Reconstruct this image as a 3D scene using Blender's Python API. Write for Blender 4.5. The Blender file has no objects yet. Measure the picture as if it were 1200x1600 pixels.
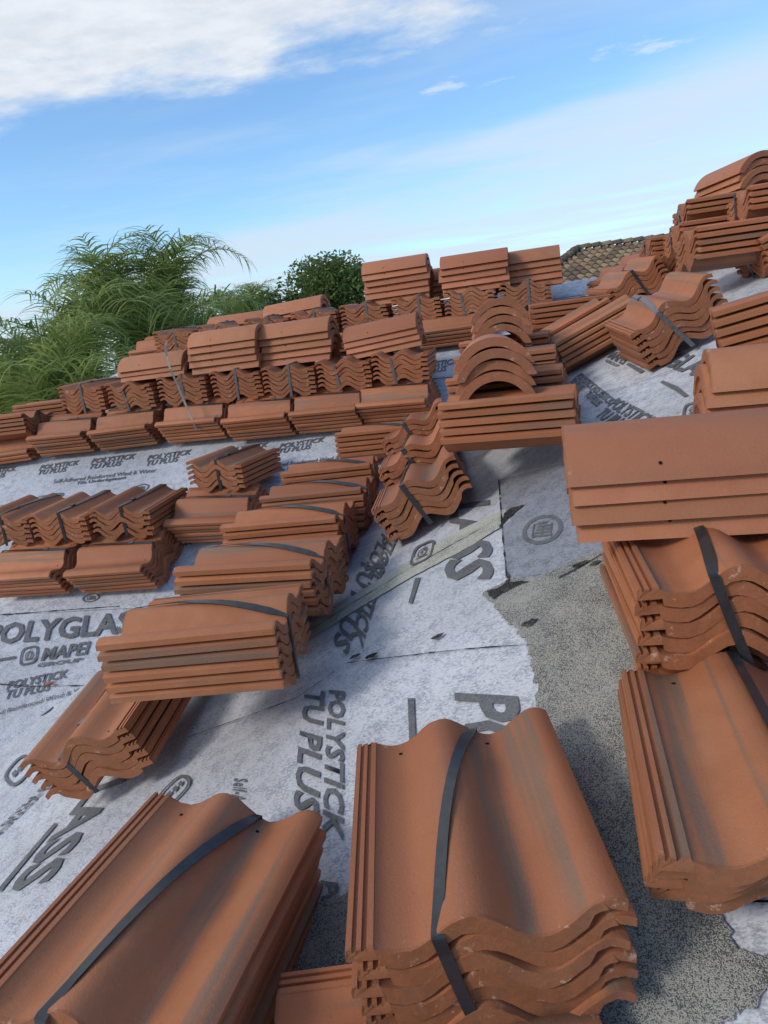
import bpy, bmesh, math, random
from mathutils import Vector, Matrix
random.seed(7)
scn = bpy.context.scene
col = scn.collection
CZ = 6.0                      # eye height above the ground
R = math.radians

# ------------------------------------------------------------------ camera
cam = bpy.data.cameras.new('camera')
cam_ob = bpy.data.objects.new('camera', cam)
col.objects.link(cam_ob)
CR = Matrix(((0.97065, 0.06894, 0.23041), (0.20271, 0.28104, -0.93804), (-0.12942, 0.95722, 0.25882)))
cam_ob.matrix_world = Matrix.Translation((0, 0, CZ)) @ CR.to_4x4()
cam.sensor_fit = 'VERTICAL'
cam.sensor_height = 36.0
cam.lens = 36.0 * 1060 / 1600
cam.clip_start = 0.05
cam.clip_end = 3000
scn.camera = cam_ob

# ------------------------------------------------------------------ sky
SUN = Vector((-0.66, -0.56, 0.52)).normalized()
sun_el = math.asin(SUN.z)
sun_az = math.atan2(SUN.x, SUN.y)
world = bpy.data.worlds.new('World')
scn.world = world
world.use_nodes = True
nt = world.node_tree
for n in list(nt.nodes):
    nt.nodes.remove(n)

def N(tree, typ, **kw):
    n = tree.nodes.new(typ)
    for k, v in kw.items():
        if k == 'ins':
            for a, b in v.items():
                n.inputs[a].default_value = b
        else:
            setattr(n, k, v)
    return n

def math_node(tree, op, a, b=None, clamp=False):
    n = tree.nodes.new('ShaderNodeMath')
    n.operation = op
    n.use_clamp = clamp
    for i, v in enumerate((a, b)):
        if v is None:
            continue
        if isinstance(v, (int, float)):
            n.inputs[i].default_value = v
        else:
            tree.links.new(v, n.inputs[i])
    return n.outputs[0]

def smooth(tree, v, lo, hi):
    n = tree.nodes.new('ShaderNodeMapRange')
    n.interpolation_type = 'SMOOTHSTEP'
    n.inputs['From Min'].default_value = lo
    n.inputs['From Max'].default_value = hi
    tree.links.new(v, n.inputs['Value'])
    return n.outputs['Result']

def mix_col(tree, fac, a, b):
    n = tree.nodes.new('ShaderNodeMix')
    n.data_type = 'RGBA'
    for sock, v in ((n.inputs[0], fac), (n.inputs[6], a), (n.inputs[7], b)):
        if isinstance(v, (int, float)):
            sock.default_value = v
        elif isinstance(v, tuple):
            sock.default_value = (v[0], v[1], v[2], 1)
        else:
            tree.links.new(v, sock)
    return n.outputs[2]

sky = N(nt, 'ShaderNodeTexSky', sky_type='NISHITA', sun_disc=False, sun_elevation=sun_el,
        sun_rotation=sun_az % (2 * math.pi), altitude=0, air_density=1.0, dust_density=0.6, ozone_density=2.0)
geo = N(nt, 'ShaderNodeTexCoord')
sep = N(nt, 'ShaderNodeSeparateXYZ')
nt.links.new(geo.outputs['Generated'], sep.inputs[0])
zc = math_node(nt, 'MAXIMUM', sep.outputs[2], 0.025)
px = math_node(nt, 'DIVIDE', sep.outputs[0], zc)
py = math_node(nt, 'DIVIDE', sep.outputs[1], zc)
cmb = N(nt, 'ShaderNodeCombineXYZ')
nt.links.new(px, cmb.inputs[0])
nt.links.new(py, cmb.inputs[1])
def cloud_noise(sx, sy, scale, detail, rough, off=0.0, dist=0.0):
    m = N(nt, 'ShaderNodeMapping')
    m.inputs['Scale'].default_value = (sx, sy, 1)
    m.inputs['Location'].default_value = (off, off * .7, 0)
    nt.links.new(cmb.outputs[0], m.inputs[0])
    t = N(nt, 'ShaderNodeTexNoise', ins={'Scale': scale, 'Detail': detail, 'Roughness': rough, 'Distortion': dist})
    nt.links.new(m.outputs[0], t.inputs['Vector'])
    return t.outputs['Fac']
nA_ = cloud_noise(1, 1.2, 1.3, 9, .60, 3.1)
nFine = cloud_noise(1, 1.2, 5.5, 6, .6, 1.7)
nB_ = cloud_noise(.55, 1.0, .55, 7, .55, 8.3, .4)
nC_ = cloud_noise(.35, 1.0, 1.1, 6, .55, 5.0)
# broken cloud deck overhead, ending in a ragged edge in front
d1 = math_node(nt, 'MULTIPLY', math_node(nt, 'SUBTRACT', 2.80, py), 1.1)
d1 = math_node(nt, 'MINIMUM', d1, 0.42)
d1x = math_node(nt, 'MULTIPLY', math_node(nt, 'SUBTRACT', -0.05, px), 0.9)
d1x = math_node(nt, 'MINIMUM', d1x, 0.5)
e1 = math_node(nt, 'MINIMUM', d1, d1x)
e1 = math_node(nt, 'ADD', e1, math_node(nt, 'MULTIPLY', math_node(nt, 'SUBTRACT', nA_, .5), 1.9))
m1 = smooth(nt, e1, -.14, .40)
# thin veil towards the horizon
v = math_node(nt, 'ADD', py, math_node(nt, 'MULTIPLY', px, 0.55))
v = math_node(nt, 'MULTIPLY', math_node(nt, 'SUBTRACT', v, 4.0), 0.42)
v = math_node(nt, 'MINIMUM', v, 0.6)
v = math_node(nt, 'ADD', v, math_node(nt, 'MULTIPLY', math_node(nt, 'SUBTRACT', nB_, .5), 2.6))
m2 = math_node(nt, 'MULTIPLY', smooth(nt, v, -.18, .85), 0.86)
# faint streaks everywhere
m3 = math_node(nt, 'MULTIPLY', smooth(nt, nC_, .44, .72), 0.30)
puff = cloud_noise(1.0, 1.35, 1.05, 8, .62, 6.4)
m4 = math_node(nt, 'MULTIPLY', smooth(nt, puff, .625, .70), .62)
m1 = math_node(nt, 'MAXIMUM', m1, m4)
cl = math_node(nt, 'MAXIMUM', m1, math_node(nt, 'MAXIMUM', m2, m3))
shade = smooth(nt, math_node(nt, 'ADD', nFine, math_node(nt, 'MULTIPLY', nA_, .5)), .5, 1.0)
ccol = mix_col(nt, shade, (3.6, 3.95, 4.5), (4.5, 4.75, 5.1))
vcol = mix_col(nt, m1, (3.55, 4.25, 4.95), ccol)
tint = N(nt, 'ShaderNodeMix', data_type='RGBA', blend_type='MULTIPLY')
tint.inputs[0].default_value = 1.0
nt.links.new(sky.outputs[0], tint.inputs[6])
tint.inputs[7].default_value = (0.86, 1.05, 1.18, 1)
skyc = mix_col(nt, cl, tint.outputs[2], vcol)
bg = N(nt, 'ShaderNodeBackground')
bg.inputs['Strength'].default_value = 0.142
nt.links.new(skyc, bg.inputs['Color'])
wo = N(nt, 'ShaderNodeOutputWorld')
nt.links.new(bg.outputs[0], wo.inputs[0])

# ------------------------------------------------------------------ sun
sl = bpy.data.lights.new('sun', 'SUN')
sl.energy = 1.4
sl.angle = R(14)
sl.color = (1.0, 0.93, 0.84)
so = bpy.data.objects.new('sun', sl)
col.objects.link(so)
so.rotation_euler = (-SUN).to_track_quat('-Z', 'Y').to_euler()
so.location = SUN * 30

scn.view_settings.view_transform = 'Standard'
scn.view_settings.look = 'None'
scn.view_settings.gamma = 1
scn.view_settings.exposure = 0.40
scn.view_settings.use_curve_mapping = False

# ------------------------------------------------------------------ materials
def new_mat(name):
    m = bpy.data.materials.new(name)
    m.use_nodes = True
    t = m.node_tree
    b = t.nodes['Principled BSDF']
    return m, t, b

def noise(t, vec, scale, detail=4, rough=.55, dim='3D'):
    n = t.nodes.new('ShaderNodeTexNoise')
    n.noise_dimensions = dim
    n.inputs['Scale'].default_value = scale
    n.inputs['Detail'].default_value = detail
    n.inputs['Roughness'].default_value = rough
    if vec is not None:
        t.links.new(vec, n.inputs['Vector'])
    return n.outputs['Fac']

def bump(t, b, h, strength, dist=.002):
    n = t.nodes.new('ShaderNodeBump')
    n.inputs['Strength'].default_value = strength
    n.inputs['Distance'].default_value = dist
    t.links.new(h, n.inputs['Height'])
    t.links.new(n.outputs[0], b.inputs['Normal'])

def tile_material(name, base, dark, light, streak, half):
    m, t, b = new_mat(name)
    tc = t.nodes.new('ShaderNodeTexCoord')
    oi = t.nodes.new('ShaderNodeObjectInfo')
    # per tile offset so that no two tiles carry the same blotches
    off = t.nodes.new('ShaderNodeVectorMath')
    off.operation = 'MULTIPLY_ADD'
    cx = t.nodes.new('ShaderNodeCombineXYZ')
    rnd = math_node(t, 'MULTIPLY', oi.outputs['Random'], 37.0)
    t.links.new(rnd, cx.inputs[0]); t.links.new(rnd, cx.inputs[1]); t.links.new(rnd, cx.inputs[2])
    t.links.new(tc.outputs['Object'], off.inputs[0])
    off.inputs[1].default_value = (1, 1, 1)
    t.links.new(cx.outputs[0], off.inputs[2])
    v = off.outputs[0]
    st = t.nodes.new('ShaderNodeMapping')
    st.inputs['Scale'].default_value = (1, .035, .3)
    t.links.new(v, st.inputs[0])
    band = smooth(t, noise(t, st.outputs[0], 24, 3, .55), .54, .66)
    band = math_node(t, 'MULTIPLY', band, streak)
    blotch = noise(t, v, 14, 5, .6)
    c1 = mix_col(t, smooth(t, blotch, .3, .72), base, light)
    hue = math_node(t, 'MULTIPLY', oi.outputs['Random'], .9)
    c2 = mix_col(t, hue, c1, dark)
    c3 = mix_col(t, band, c2, (0.175, 0.125, 0.088))
    speck = noise(t, v, 420, 2, .7)
    c4 = mix_col(t, math_node(t, 'MULTIPLY', smooth(t, speck, .52, .75), .55), c3, light)
    # pale cement scuffs
    sc = t.nodes.new('ShaderNodeMapping')
    sc.inputs['Scale'].default_value = (2.2, .7, 1)
    sc.inputs['Rotation'].default_value = (0, 0, .5)
    t.links.new(v, sc.inputs[0])
    scuff = math_node(t, 'MULTIPLY', smooth(t, noise(t, sc.outputs[0], 17, 8, .72), .70, .76), .55)
    c5 = mix_col(t, scuff, c4, (0.52, 0.33, 0.23))
    # raw concrete on the sawn ends, pale chips along their rims
    sy = t.nodes.new('ShaderNodeSeparateXYZ')
    t.links.new(tc.outputs['Object'], sy.inputs[0])
    ay = math_node(t, 'ABSOLUTE', sy.outputs[1])
    endf = smooth(t, ay, half - .0042, half - .0030)
    raw = mix_col(t, smooth(t, noise(t, v, 90, 4, .7), .35, .7), tuple(x * .80 for x in base), tuple(x * .62 for x in base))
    c6 = mix_col(t, math_node(t, 'MULTIPLY', endf, .75), c5, raw)
    rim = smooth(t, ay, half - .016, half - .006)
    chipn = smooth(t, noise(t, v, 30, 7, .75), .60, .65)
    c7 = mix_col(t, math_node(t, 'MULTIPLY', math_node(t, 'MULTIPLY', rim, chipn), .75), c6, (0.56, 0.36, 0.25))
    dust = math_node(t, 'MULTIPLY', smooth(t, noise(t, v, 3.2, 6, .65), .45, .75), .10)
    c8 = mix_col(t, dust, c7, (0.42, 0.30, 0.22))
    pit = math_node(t, 'MULTIPLY', smooth(t, noise(t, v, 190, 3, .6), .66, .74), .5)
    c9 = mix_col(t, pit, c8, tuple(x * .45 for x in base))
    tn = t.nodes.new('ShaderNodeMix'); tn.data_type = 'RGBA'; tn.blend_type = 'MULTIPLY'
    tn.inputs[0].default_value = 1.0
    t.links.new(c9, tn.inputs[6]); t.links.new(oi.outputs['Color'], tn.inputs[7])
    t.links.new(tn.outputs[2], b.inputs['Base Color'])
    b.inputs['Roughness'].default_value = .66
    b.inputs['Specular IOR Level'].default_value = .45
    bump(t, b, noise(t, v, 230, 5, .75), .55, .002)
    return m

M = {}
M['tile'] = tile_material('terracotta_concrete', (0.395, 0.136, 0.054), (0.33, 0.114, 0.049), (0.46, 0.172, 0.075), .78, .2025)
M['cap'] = tile_material('terracotta_cap', (0.41, 0.147, 0.068), (0.365, 0.130, 0.060), (0.465, 0.182, 0.090), .10, .23)

def flat_mat(name, c, rough=.6, spec=.5, nscale=None, namt=.3, c2=None):
    m, t, b = new_mat(name)
    if nscale:
        tc = t.nodes.new('ShaderNodeTexCoord')
        f = smooth(t, noise(t, tc.outputs['Object'], nscale, 5, .6), .35, .7)
        t.links.new(mix_col(t, f, c, c2 or tuple(x * (1 - namt) for x in c)), b.inputs['Base Color'])
    else:
        b.inputs['Base Color'].default_value = (*c, 1)
    b.inputs['Roughness'].default_value = rough
    b.inputs['Specular IOR Level'].default_value = spec
    return m

M['strap'] = flat_mat('strap_plastic', (0.035, 0.037, 0.042), .28, .5, 60, .35)
M['strap_grey_lit'] = flat_mat('strap_plastic_grey_lit', (0.13, 0.13, 0.135), .4, .5, 60, .35)  # grey plastic; on the end-on rows its paler tone paints in caught light
M['hole'] = flat_mat('nail_hole', (0.02, 0.012, 0.01), .9, .1)
M['asphalt'] = flat_mat('asphalt_bleed', (0.012, 0.012, 0.013), .55, .4, 90, .5)

def membrane(name, c_lo, c_hi, ink=False):
    m, t, b = new_mat(name)
    g = t.nodes.new('ShaderNodeNewGeometry')
    P = g.outputs['Position']
    big = noise(t, P, 1.6, 5, .6)
    fib = t.nodes.new('ShaderNodeMapping')
    fib.inputs['Scale'].default_value = (1, 1.9, 1)
    fib.inputs['Rotation'].default_value = (0, 0, .4)
    t.links.new(P, fib.inputs[0])
    f1 = noise(t, fib.outputs[0], 130, 5, .75)
    f2 = noise(t, P, 26, 6, .68)
    f = math_node(t, 'ADD', math_node(t, 'MULTIPLY', f1, .62), math_node(t, 'MULTIPLY', f2, .38))
    c = mix_col(t, smooth(t, f, .40, .56), c_lo, c_hi)
    dirt = smooth(t, math_node(t, 'ADD', math_node(t, 'MULTIPLY', big, .7), math_node(t, 'MULTIPLY', f2, .3)), .44, .62)
    c = mix_col(t, math_node(t, 'MULTIPLY', dirt, .30), c, (0.17, 0.165, 0.165) if not ink else (0.04, 0.04, 0.042))
    rust = math_node(t, 'MULTIPLY', smooth(t, noise(t, P, 4.2, 6, .62), .66, .74), .30)
    c = mix_col(t, rust, c, (0.23, 0.15, 0.12))
    t.links.new(c, b.inputs['Base Color'])
    b.inputs['Roughness'].default_value = .72
    b.inputs['Specular IOR Level'].default_value = .4
    wr = t.nodes.new('ShaderNodeMapping')
    wr.inputs['Scale'].default_value = (1, .35, 1)
    wr.inputs['Rotation'].default_value = (0, 0, .9)
    t.links.new(P, wr.inputs[0])
    wrk = noise(t, wr.outputs[0], 9, 3, .5)
    hgt = math_node(t, 'ADD', math_node(t, 'MULTIPLY', f, .25), math_node(t, 'MULTIPLY', wrk, 1.6))
    bump(t, b, hgt, .45, .006)
    return m

M['sheet'] = membrane('underlayment_fabric', (0.29, 0.305, 0.345), (0.615, 0.63, 0.67))
M['sheet_dark'] = membrane('underlayment_fabric_worn', (0.13, 0.14, 0.165), (0.29, 0.305, 0.35))
M['ink'] = membrane('printed_ink', (0.085, 0.086, 0.092), (0.165, 0.168, 0.178), True)

def granule_mat(name, c_lo, c_hi, thr):
    m, t, b = new_mat(name)
    g = t.nodes.new('ShaderNodeNewGeometry')
    P = g.outputs['Position']
    vo = t.nodes.new('ShaderNodeTexVoronoi')
    vo.inputs['Scale'].default_value = 760
    t.links.new(P, vo.inputs['Vector'])
    sx = t.nodes.new('ShaderNodeSeparateColor')
    t.links.new(vo.outputs['Color'], sx.inputs[0])
    bare = noise(t, P, 11, 6, .7)
    k = math_node(t, 'ADD', sx.outputs[0], math_node(t, 'MULTIPLY', math_node(t, 'SUBTRACT', bare, .5), 1.5))
    f = smooth(t, k, thr - .10, thr + .22)
    c = mix_col(t, f, c_lo, c_hi)
    t.links.new(c, b.inputs['Base Color'])
    b.inputs['Roughness'].default_value = .85
    b.inputs['Specular IOR Level'].default_value = .25
    bump(t, b, math_node(t, 'SUBTRACT', 1.0, vo.outputs['Distance']), .7, .003)
    return m
M['granule'] = granule_mat('mineral_granules', (0.11, 0.112, 0.115), (0.44, 0.43, 0.385), .36)
M['granule_dark'] = granule_mat('mineral_granules_dark', (0.015, 0.015, 0.016), (0.22, 0.215, 0.19), .72)
M['granule_pale'] = granule_mat('mineral_granules_pale', (0.22, 0.22, 0.19), (0.58, 0.58, 0.50), .16)

# ------------------------------------------------------------------ helpers
def add_obj(name, me, mats=None, parent=None):
    o = bpy.data.objects.new(name, me)
    col.objects.link(o)
    if mats is not None:
        me.materials.clear()
        for m in (mats if isinstance(mats, (list, tuple)) else [mats]):
            me.materials.append(m)
    if parent:
        o.parent = parent
    return o

def tag(o, label, cat, group=None, kind=None):
    if label: o['label'] = label
    if cat: o['category'] = cat
    if group: o['group'] = group
    if kind: o['kind'] = kind
    return o

def mesh(name, vs, fs, smooth_angle=None, mi=None):
    me = bpy.data.meshes.new(name)
    me.from_pydata([tuple(v) for v in vs], [], fs)
    if mi:
        me.polygons.foreach_set('material_index', mi)
    if smooth_angle:
        me.polygons.foreach_set('use_smooth', [True] * len(me.polygons))
        me.set_sharp_from_angle(angle=R(smooth_angle))
    me.update()
    return me

# roof planes: z = a + b s + c t   (camera eye = origin, s = X, t = Y)
PA = (-2.3297, 0.0, 0.45573)
PB = (-.80, .40, .13)
PC = (-1.09, .35, .33)
def zA(s, t): return PA[0] + PA[1] * s + PA[2] * t
def zS(s, t):
    b = PB[0] + PB[1] * s + PB[2] * t
    c = PC[0] + PC[1] * s + PC[2] * t
    return .5 * (b + c) - .5 * math.sqrt((b - c) ** 2 + .03 ** 2)
def frame(P):
    n = Vector((-P[1], -P[2], 1)).normalized()
    ex = Vector((1, 0, P[1])); ex = (ex - n * n.dot(ex)).normalized()
    ey = n.cross(ex)
    return Matrix(((ex.x, ey.x, n.x), (ex.y, ey.y, n.y), (ex.z, ey.z, n.z)))
FR = {'A': frame(PA), 'B': frame(PB), 'C': frame(PC), 'L': Matrix.Identity(3)}

# measured layout on the roof planes (s, t) in metres
TEXTS=[
 ('A', 'POLYSTICK\nTU PLUS', (-3.18, 3.733), (-2.891, 3.747), (-3.219, 3.838), 0),
 ('A', 'POLYSTICK\nTU PLUS', (-2.804, 3.742), (-2.486, 3.751), (-2.833, 3.852), 0),
 ('A', 'POLYSTICK\nTU PLUS', (-2.385, 3.72), (-2.087, 3.741), (-2.415, 3.827), 0),
 ('A', 'POLYSTICK\nTU PLUS', (-1.876, 3.725), (-1.592, 3.746), (-1.882, 3.822), 0),
 ('A', 'POLYSTICK\nTU PLUS', (-1.51, 3.717), (-1.23, 3.742), (-1.518, 3.813), 0),
 ('A', 'POLYSTICK\nTU PLUS', (-3.63, 3.736), (-3.368, 3.749), (-3.681, 3.844), 0),
 ('A', 'POLYSTICK\nTU PLUS', (-2.324, 2.187), (-2.045, 2.244), (-2.367, 2.274), 0),
 ('A', 'POLYSTICK\nTU PLUS', (-2.025, 2.963), (-1.76, 2.983), (-2.054, 3.061), 0),
 ('A', 'POLYSTICK\nTU PLUS', (-0.75, 4.405), (-0.475, 4.407), (-0.756, 4.544), 0),
 ('A', 'Self-Adhered Reinforced Wind & Water', (-2.996, 3.633), (-2.274, 3.653), (-3.015, 3.671), 0),
 ('A', 'Tile Underlayment', (-2.8, 3.593), (-2.457, 3.606), (-2.817, 3.63), 0),
 ('A', 'Self-Adhered Reinforced Wind & Water', (-1.605, 3.593), (-0.994, 3.62), (-1.612, 3.628), 0),
 ('A', 'Tile Underlayment', (-1.473, 3.55), (-1.177, 3.562), (-1.479, 3.583), 0),
 ('A', 'POLYGLASS', (-4.109, 3.986), (-3.421, 3.997), (-4.174, 4.1), 0),
 ('A', 'POLYGLASS', (-2.642, 2.459), (-1.772, 2.512), (-2.72, 2.582), 0),
 ('A', 'MAPEI', (-2.262, 2.373), (-2.023, 2.404), (-2.295, 2.44), 0),
 ('A', 'GROUP', (-2.258, 2.341), (-2.037, 2.366), (-2.268, 2.362), 0),
 ('A', 'Self-Adhered Reinforced Wind & Water', (-2.459, 2.073), (-1.901, 2.24), (-2.471, 2.093), 0),
 ('S', 'POLYSTICK', (-0.55, 1.424), (-0.457, 1.016), (-0.499, 1.403), 0),
 ('S', 'TU PLUS', (-0.63, 1.459), (-0.543, 1.089), (-0.562, 1.428), 0),
 ('S', 'POLYSTICK', (-0.437, 0.934), (-0.392, 0.691), (-0.399, 0.928), 0),
 ('S', 'Self-Adhered Reinforced Wind & Water', (-0.742, 1.23), (-0.604, 0.784), (-0.703, 1.219), 0),
 ('S', 'POLYSTICK', (-0.576, 2.171), (-0.548, 1.636), (-0.517, 2.088), 0),
 ('S', 'TU PLUS', (-0.637, 2.179), (-0.606, 1.638), (-0.562, 2.092), 0),
 ('S', 'POLYSTICK', (-0.547, 2.589), (-0.567, 2.039), (-0.499, 2.496), 0),
 ('S', 'TU PLUS', (-0.589, 2.547), (-0.614, 2.079), (-0.539, 2.467), 0),
 ('S', 'LASS', (-0.322, 2.3), (-0.284, 1.706), (-0.176, 2.222), 0),
 ('S', 'PO', (-0.213, 1.26), (-0.19, 1.075), (-0.078, 1.219), 0),
 ('S', 'LASS', (-1.304, 1.409), (-1.35, 1.089), (-1.153, 1.428), 0),
 ('S', 'POLYSTICK\nTU PLUS', (-1.576, 1.57), (-1.681, 1.334), (-1.504, 1.579), 0),
 ('S', 'POLYSTICK\nTU PLUS', (0.142, 3.142), (0.179, 2.831), (0.2, 3.2), 0),
 ('S', 'POLYSTICK\nTU PLUS', (0.181, 2.818), (0.219, 2.509), (0.237, 2.889), 0),
 ('S', 'POLYSTICK\nTU PLUS', (0.194, 2.504), (0.263, 2.121), (0.284, 2.593), 0),
 ('S', 'MAPEI', (0.314, 3.228), (0.352, 2.971), (0.35, 3.305), 0),
 ('S', 'GROUP', (0.3, 3.179), (0.33, 2.976), (0.311, 3.206), 0),
 ('S', 'POLYGLASS', (0.395, 3.081), (0.524, 2.285), (0.471, 3.155), 0),
]
GRAN = [(-0.164, 1.574), (-0.091, 1.593), (-0.044, 1.547), (0.018, 1.552), (0.106, 1.545), (0.181, 1.521), (0.221, 1.211), (0.161, 0.803), (0.171, 0.775), (0.19, 0.743), (0.188, 0.719), (0.222, 0.703), (0.24, 0.675), (0.159, 0.65), (0.114, 0.598), (-0.468, 0.656), (-0.5, 0.842), (-0.466, 0.896), (-0.38, 0.899), (-0.269, 0.948), (-0.136, 1.064), (-0.037, 1.146), (-0.042, 1.231), (-0.061, 1.344), (-0.112, 1.446)]
DARK = [(-0.149, 2.321), (-0.119, 1.809), (-0.107, 1.606), (-0.044, 1.528), (0.031, 1.514), (0.124, 1.511), (0.169, 1.712), (0.106, 2.172)]
STRIP = [(-0.748, 1.832), (-0.585, 1.903), (-0.424, 1.969), (-0.261, 2.025), (-0.121, 2.028), (-0.096, 1.945), (-0.21, 1.896), (-0.406, 1.861), (-0.563, 1.811), (-0.7, 1.751)]
TEAR = [(-0.127, 2.005), (-0.097, 2.04), (-0.034, 2.007), (-0.067, 1.983), (-0.09, 1.957), (-0.124, 1.912), (-0.151, 1.872), (-0.139, 1.945)]
TEAR2 = [(-0.168, 1.572), (-0.13, 1.564), (-0.091, 1.593), (-0.108, 1.655), (-0.092, 1.573), (-0.036, 1.531), (-0.09, 1.534), (-0.137, 1.513)]
D_B1 = [(-0.32, 1.289), (-0.305, 1.284), (-0.281, 1.145), (-0.296, 1.149)]
D_B2 = [(-0.384, 1.834), (-0.366, 1.823), (-0.37, 1.683), (-0.383, 1.697)]
D_B3 = [(-1.356, 1.315), (-1.336, 1.301), (-1.374, 1.12), (-1.396, 1.132)]
D_B4 = [(0.361, 2.961), (0.374, 2.965), (0.401, 2.748), (0.385, 2.74)]
D_B5 = [(0.417, 2.527), (0.428, 2.531), (0.451, 2.39), (0.457, 2.264), (0.444, 2.274), (0.437, 2.368)]
D_B6 = [(0.508, 2.524), (0.58, 2.53), (0.59, 2.484), (0.513, 2.471)]
D_A1 = [(-2.526, 2.385), (-2.416, 2.403), (-2.406, 2.389), (-2.516, 2.372)]
D_A2 = [(-3.654, 3.92), (-3.462, 3.928), (-3.452, 3.914), (-3.643, 3.905)]
RING = ('S', (-0.011, 1.781), (0.043, 1.742), (-0.004, 1.864))
EMB2 = ('S', (0.442, 2.125), (0.467, 2.098), (0.457, 2.18))
EMB3 = ('S', (-0.384, 1.993), (-0.346, 1.991), (-0.386, 2.066))
OVAL = ('S', (-0.927, 1.259), (-0.903, 1.292), (-0.962, 1.287))
RING_A = ('A', (-2.314, 3.511), (-2.259, 3.521), (-2.325, 3.551))
OVAL_A = ('A', (-2.949, 3.502), (-2.841, 3.518), (-2.958, 3.531))
EMB_A = ('A', (-2.344, 2.404), (-2.302, 2.413), (-2.369, 2.452))
RING_A2 = ('A', (-2.196, 2.719), (-2.149, 2.724), (-2.208, 2.746))
OVAL2 = ('S', (-1.85, 1.715), (-1.85, 1.776), (-1.949, 1.788))
OVAL3 = ('S', (-2.142, 2.174), (-2.093, 2.193), (-2.202, 2.226))
LAP1 = [(-2.899, 2.63), (-2.009, 2.661)]
LAP2 = [(-0.52, 1.507), (-0.337, 1.43), (-0.089, 1.333), (-0.041, 1.312)]
LAP3 = [(-0.993, 1.465), (-0.811, 1.45), (-0.648, 1.44), (-0.52, 1.507)]
LAP4 = [(0.16, 2.78), (0.367, 2.628), (0.491, 2.574)]
LAP5 = [(-2.557, 2.274), (-2.222, 2.249), (-1.897, 2.251)]
LAP6 = [(-0.149, 2.321), (-0.119, 1.809), (-0.104, 1.604)]
LAP7 = [(0.156, 0.777), (0.238, 0.759), (0.278, 0.751)]
LAP8 = [(-3.89, 3.884), (-3.432, 4.131), (-2.728, 4.152)]


# ------------------------------------------------------------------ ground
gm, gt, gb = new_mat('lawn')
tcg = gt.nodes.new('ShaderNodeTexCoord')
gt.links.new(mix_col(gt, smooth(gt, noise(gt, tcg.outputs['Object'], .35, 8, .7), .3, .7), (0.045, 0.075, 0.022), (0.085, 0.12, 0.04)), gb.inputs['Base Color'])
gb.inputs['Roughness'].default_value = .9
g = add_obj('ground', mesh('ground', [(-900, -900, 0), (900, -900, 0), (900, 900, 0), (-900, 900, 0)], [(0, 1, 2, 3)]), gm)
tag(g, None, None, kind='structure')

# ------------------------------------------------------------------ roof decks
def hip_s(t): return -8.2 + t
def grid_roof(name, s0, s1, t0, t1, ds, dt, zf):
    ns = int(round((s1 - s0) / ds)); ntt = int(round((t1 - t0) / dt))
    vs = []; fs = []
    for j in range(ntt + 1):
        for i in range(ns + 1):
            s = s0 + (s1 - s0) * i / ns; t = t0 + (t1 - t0) * j / ntt
            vs.append((s, t, zf(s, t) + CZ))
    for j in range(ntt):
        for i in range(ns):
            a = j * (ns + 1) + i
            fs.append((a, a + 1, a + ns + 2, a + ns + 1))
    return mesh(name, vs, fs, 30)

RT = 5.45
zr = zA(0, RT) + CZ
vsA = [(hip_s(-.6), -.6, zA(0, -.6) + CZ), (4.0, -.6, zA(0, -.6) + CZ), (4.0, RT, zr), (hip_s(RT), RT, zr)]
roofA = add_obj('roof_slope', mesh('roof_slope', vsA, [(0, 1, 2, 3)]), M['sheet'])
tag(roofA, None, None, kind='structure')
roofB = add_obj('roof_slope', grid_roof('roof_slope', -4.2, 3.4, -1.6, 5.4, .05, .05, zS), M['sheet'])
tag(roofB, None, None, kind='structure')
back = [(hip_s(RT), RT, zr), (4.0, RT, zr), (4.0, RT + 6, zr - 2.7), (hip_s(RT) - 6, RT + 6, zr - 2.7),
        (hip_s(-.6), -.6, zA(0, -.6) + CZ), (hip_s(-.6) - 4.5, -.6, zA(0, -.6) + CZ - 2.0), (hip_s(RT) - 9, RT + 6, zr - 4.6)]
rb = add_obj('roof_slope', mesh('roof_slope', back, [(0, 1, 2, 3), (0, 3, 6, 5, 4)]), M['sheet'])
tag(rb, None, None, kind='structure')
# walls that carry the roof
wm = flat_mat('stucco', (0.55, 0.50, 0.42), .9, .2, 8, .12)
w = add_obj('house_wall', mesh('house_wall', [(-4, -3, 0), (6, -3, 0), (6, 11, 0), (-4, 11, 0), (-4, -3, 2.6), (6, -3, 2.6), (6, 11, 2.6), (-4, 11, 2.6)],
            [(0, 1, 5, 4), (1, 2, 6, 5), (2, 3, 7, 6), (3, 0, 4, 7), (4, 5, 6, 7)]), wm)
tag(w, None, None, kind='structure')

def on(pl, s, t, off):
    return (s, t, (zA(s, t) if pl == 'A' else zS(s, t)) + off + CZ)

# lapped courses of underlayment on the far slope
edges = [0.02, 0.88, 1.765, 2.645, 3.475, 4.34, 5.2]
for i in range(len(edges)):
    t0 = edges[i]; t1 = edges[i + 1] + .09 if i + 1 < len(edges) else RT
    vs = []
    n = 24
    for k in range(n + 1):
        a = k / n
        wob = .004 * math.sin(k * 1.7 + i)
        sl_, sr = hip_s(t0), (t0 - 4.70) / 1.228 + .9
        vs.append(on('A', sl_ + (sr - sl_) * a, t0 + wob, .008))
    for k in range(n + 1):
        a = k / n
        sl_, sr = hip_s(t1), (t1 - 4.70) / 1.228 + .9
        vs.append(on('A', sl_ + (sr - sl_) * a, t1, .002))
    fs = [(k, k + 1, n + 2 + k, n + 1 + k) for k in range(n)]
    add_obj('underlayment_sheet', mesh('underlayment_sheet', vs, fs), M['sheet'], roofA)

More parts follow.
